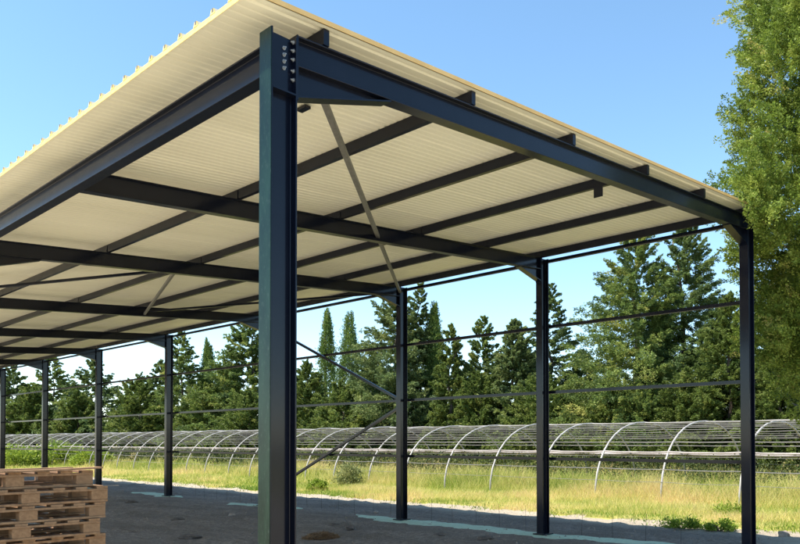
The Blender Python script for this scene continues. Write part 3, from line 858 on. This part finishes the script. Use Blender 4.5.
def shrub(label, x, y, h, r, material, seed, lf=.07, ncl=40, per=90, cat='bush', name='bush'):
    root = empty(name, (x, y, 0)); tag(root, label, cat)
    b = MB(); rr = random.Random(seed)
    for k in range(7):
        a = k*.9; b.tube([(0, 0, -.03), (r*.3*math.cos(a), r*.3*math.sin(a), h*.4), (r*.6*math.cos(a), r*.6*math.sin(a), h*.75)], [.012, .008, .004], 5)
    b.build('stem', M['bark'], root)
    g2 = np.random.default_rng(seed)
    cr = crown_clumps(h, r, seed, ncl, per, lf, low=.05, size=.30)
    put_crown(root, cr, M[material], .45).name = 'foliage'
def gpt(px, py):
    v = FW + RT*(px-400)/F - UP*(py-272-SY)/F
    t = -EZ/v[2]
    p = CAM+t*v
    return p[0], p[1], t
x, y, t = gpt(349, 488); shrub('grey green bush standing in the tall grass between the corner and middle columns', x, y, .72, .50, 'weed_grey', 301)
x, y, t = gpt(318, 492); shrub('small bright green bush at the verge right of the corner column', x, y, .35, .35, 'weed', 302, ncl=24)
for i, (px, py, h, r, lb) in enumerate(((18, 462, 1.0, 1.6, 'leftmost bright green bramble mound in front of the hoops'), (62, 461, 1.15, 1.5, 'bramble mound between the two leftmost far columns'), (92, 463, .8, 1.2, 'small bramble mound behind the third far column from the left'),)):
    X, yy, t = gpt(px, py+6); s = min(1, 34/t); shrub(lb, X, yy, h*1.1, r, 'weed', 310+i, .16, 60, 90, name='bramble_bush')
for i, (px, py, h, r, lb) in enumerate(((682, 529, .16, .34, 'low dark weed at the shadow edge midway to the rightmost column'), (720, 532, .20, .24, 'small leafy weed in the shade just left of the rightmost column'), (733, 519, .26, .40, 'bright green weed clump at the verge behind the rightmost column'))):
    X, yy, t = gpt(px, py); shrub(lb, X, yy, h, r, 'weed', 320+i, .05, 22, 70, 'weed', 'weed_plant')

# ------------------------------------------------------------------ small things on the dirt
M['clod'] = surf('earth_clod', [(.3, (.07, .055, .044)), (.7, (.15, .12, .10))], 9, .95, bump=.8, bscale=25)
def stone(label, px, py, s, mt='stone', name='stone', cat='stone', flat=.6):
    X, yy, t = gpt(px, py)
    import bmesh
    bm = bmesh.new(); bmesh.ops.create_icosphere(bm, subdivisions=3, radius=1)
    rr = random.Random(px)
    ph = [rr.uniform(0, 6) for _ in range(6)]
    for v in bm.verts:
        k = 1+.16*math.sin(v.co.x*3+ph[0])*math.sin(v.co.y*3+ph[1])+.10*math.sin(v.co.z*5+ph[2]+v.co.x*4)+.05*math.sin(v.co.x*11+ph[3])*math.sin(v.co.y*12+ph[4])
        v.co = Vector((v.co.x*s*1.2, v.co.y*s, v.co.z*s*flat))*k
    me = bpy.data.meshes.new(name); bm.to_mesh(me); bm.free(); me.materials.append(M['clod' if cat == 'clod' else mt])
    o = bpy.data.objects.new(name, me); C.objects.link(o); o.location = (X, yy, s*flat*.5)
    return tag(o, label, cat)
stone('brown stone on the sandy verge at the right edge', 784, 537, .085, flat=.9)
stone('small stone in the shade left of the middle column base', 376, 513, .06)
stone('flat dark clod on the dirt left of the corner column, nearest the camera', 190, 538, .16, flat=.3, name='dirt_clod', cat='clod')
stone('dark clod on the dirt behind the pallets', 132, 503, .15, flat=.35, name='dirt_clod', cat='clod')
stone('dark clod right of the corner column, above the dead grass tuft', 336, 526, .13, flat=.3, name='dirt_clod', cat='clod')
stone('dark flat clod in front of the footing, left of the second column from the right', 486, 539, .12, flat=.35, name='dirt_clod', cat='clod')
stone('pale stone on the dirt between the pallets and the corner column', 232, 516, .07)
stone('dark clod on the dirt straight above the nearest flat clod', 178, 520, .13, flat=.3, name='dirt_clod', cat='clod')
stone('small clod against the pale footing left of the middle column', 350, 529, .08, flat=.5, name='dirt_clod', cat='clod')
stone('dark clod in front of the footing, just right of the middle column', 440, 536, .11, flat=.35, name='dirt_clod', cat='clod')
X, yy, t = gpt(321, 539)
n = 1500; gg = np.random.default_rng(77); a = gg.random(n)*6.283; r = gg.random(n)**.5
P = np.stack([X+.34*r*np.cos(a), yy+.26*r*np.sin(a), .01+.10*(1-r**2)*gg.random(n)], 1)
lv = leaves('dead_grass_tuft', P-np.array([X, yy, 0]), gg.normal(size=(n, 3))*np.array([1, 1, .4]), .008, .11, gg.random(n), leaf_mat('dead_grass_blades', [(0, (.10, .055, .03)), (.5, (.20, .115, .055)), (1, (.34, .21, .11))], .2))
lv.location = (X, yy, .02); tag(lv, 'reddish brown tuft of dead grass on the dirt right of the corner column', 'dead grass')
# grit : loose pebbles and crumbs of earth
gg = np.random.default_rng(12); b = MB()
for i in range(5200):
    x = 2.5+9.0*gg.random(); y = .5+24*gg.random()**1.3; s = .006+.026*gg.random()**5
    z = .004+bumpy(x, y)+s*.3
    p = [(x+s*math.cos(k*1.2566+i)*(1+.3*math.sin(i*k)), y+s*math.sin(k*1.2566+i), z-s*.5) for k in range(5)]
    b.add(p+[(x+s*.2, y, z+s*.6)], [(0, 1, 5), (1, 2, 5), (2, 3, 5), (3, 4, 5), (4, 0, 5)])
tag(b.build('pebbles', surf('crumbs', [(.3, (.13, .105, .085)), (.7, (.27, .23, .19))], 6, .9)), 'loose pebbles and crumbs on the dirt floor', 'pebbles', kind='stuff')
# thin starter bars along the footing
sb = MB().tube([(0, 0, -.05), (.004, 0, .25), (.0, .006, .46)], .0028, 5).build('rebar_stake', M['steel'])
k = 0
for y in np.arange(1.2, 17.5, .60):
    if any(abs(y-yf(q)) < .22 for q in range(6)): continue
    o = sb if k == 0 else sb.copy()
    if k: C.objects.link(o)
    k += 1
    o.location = (W_+.42+.03*math.sin(k*3.1), y, 0); o.rotation_euler = (.03*math.sin(k), .04*math.cos(k*1.7), k)
    tag(o, 'thin upright steel starter bar in the row beside the turquoise footing', 'rebar', 'starter bars along the footing')
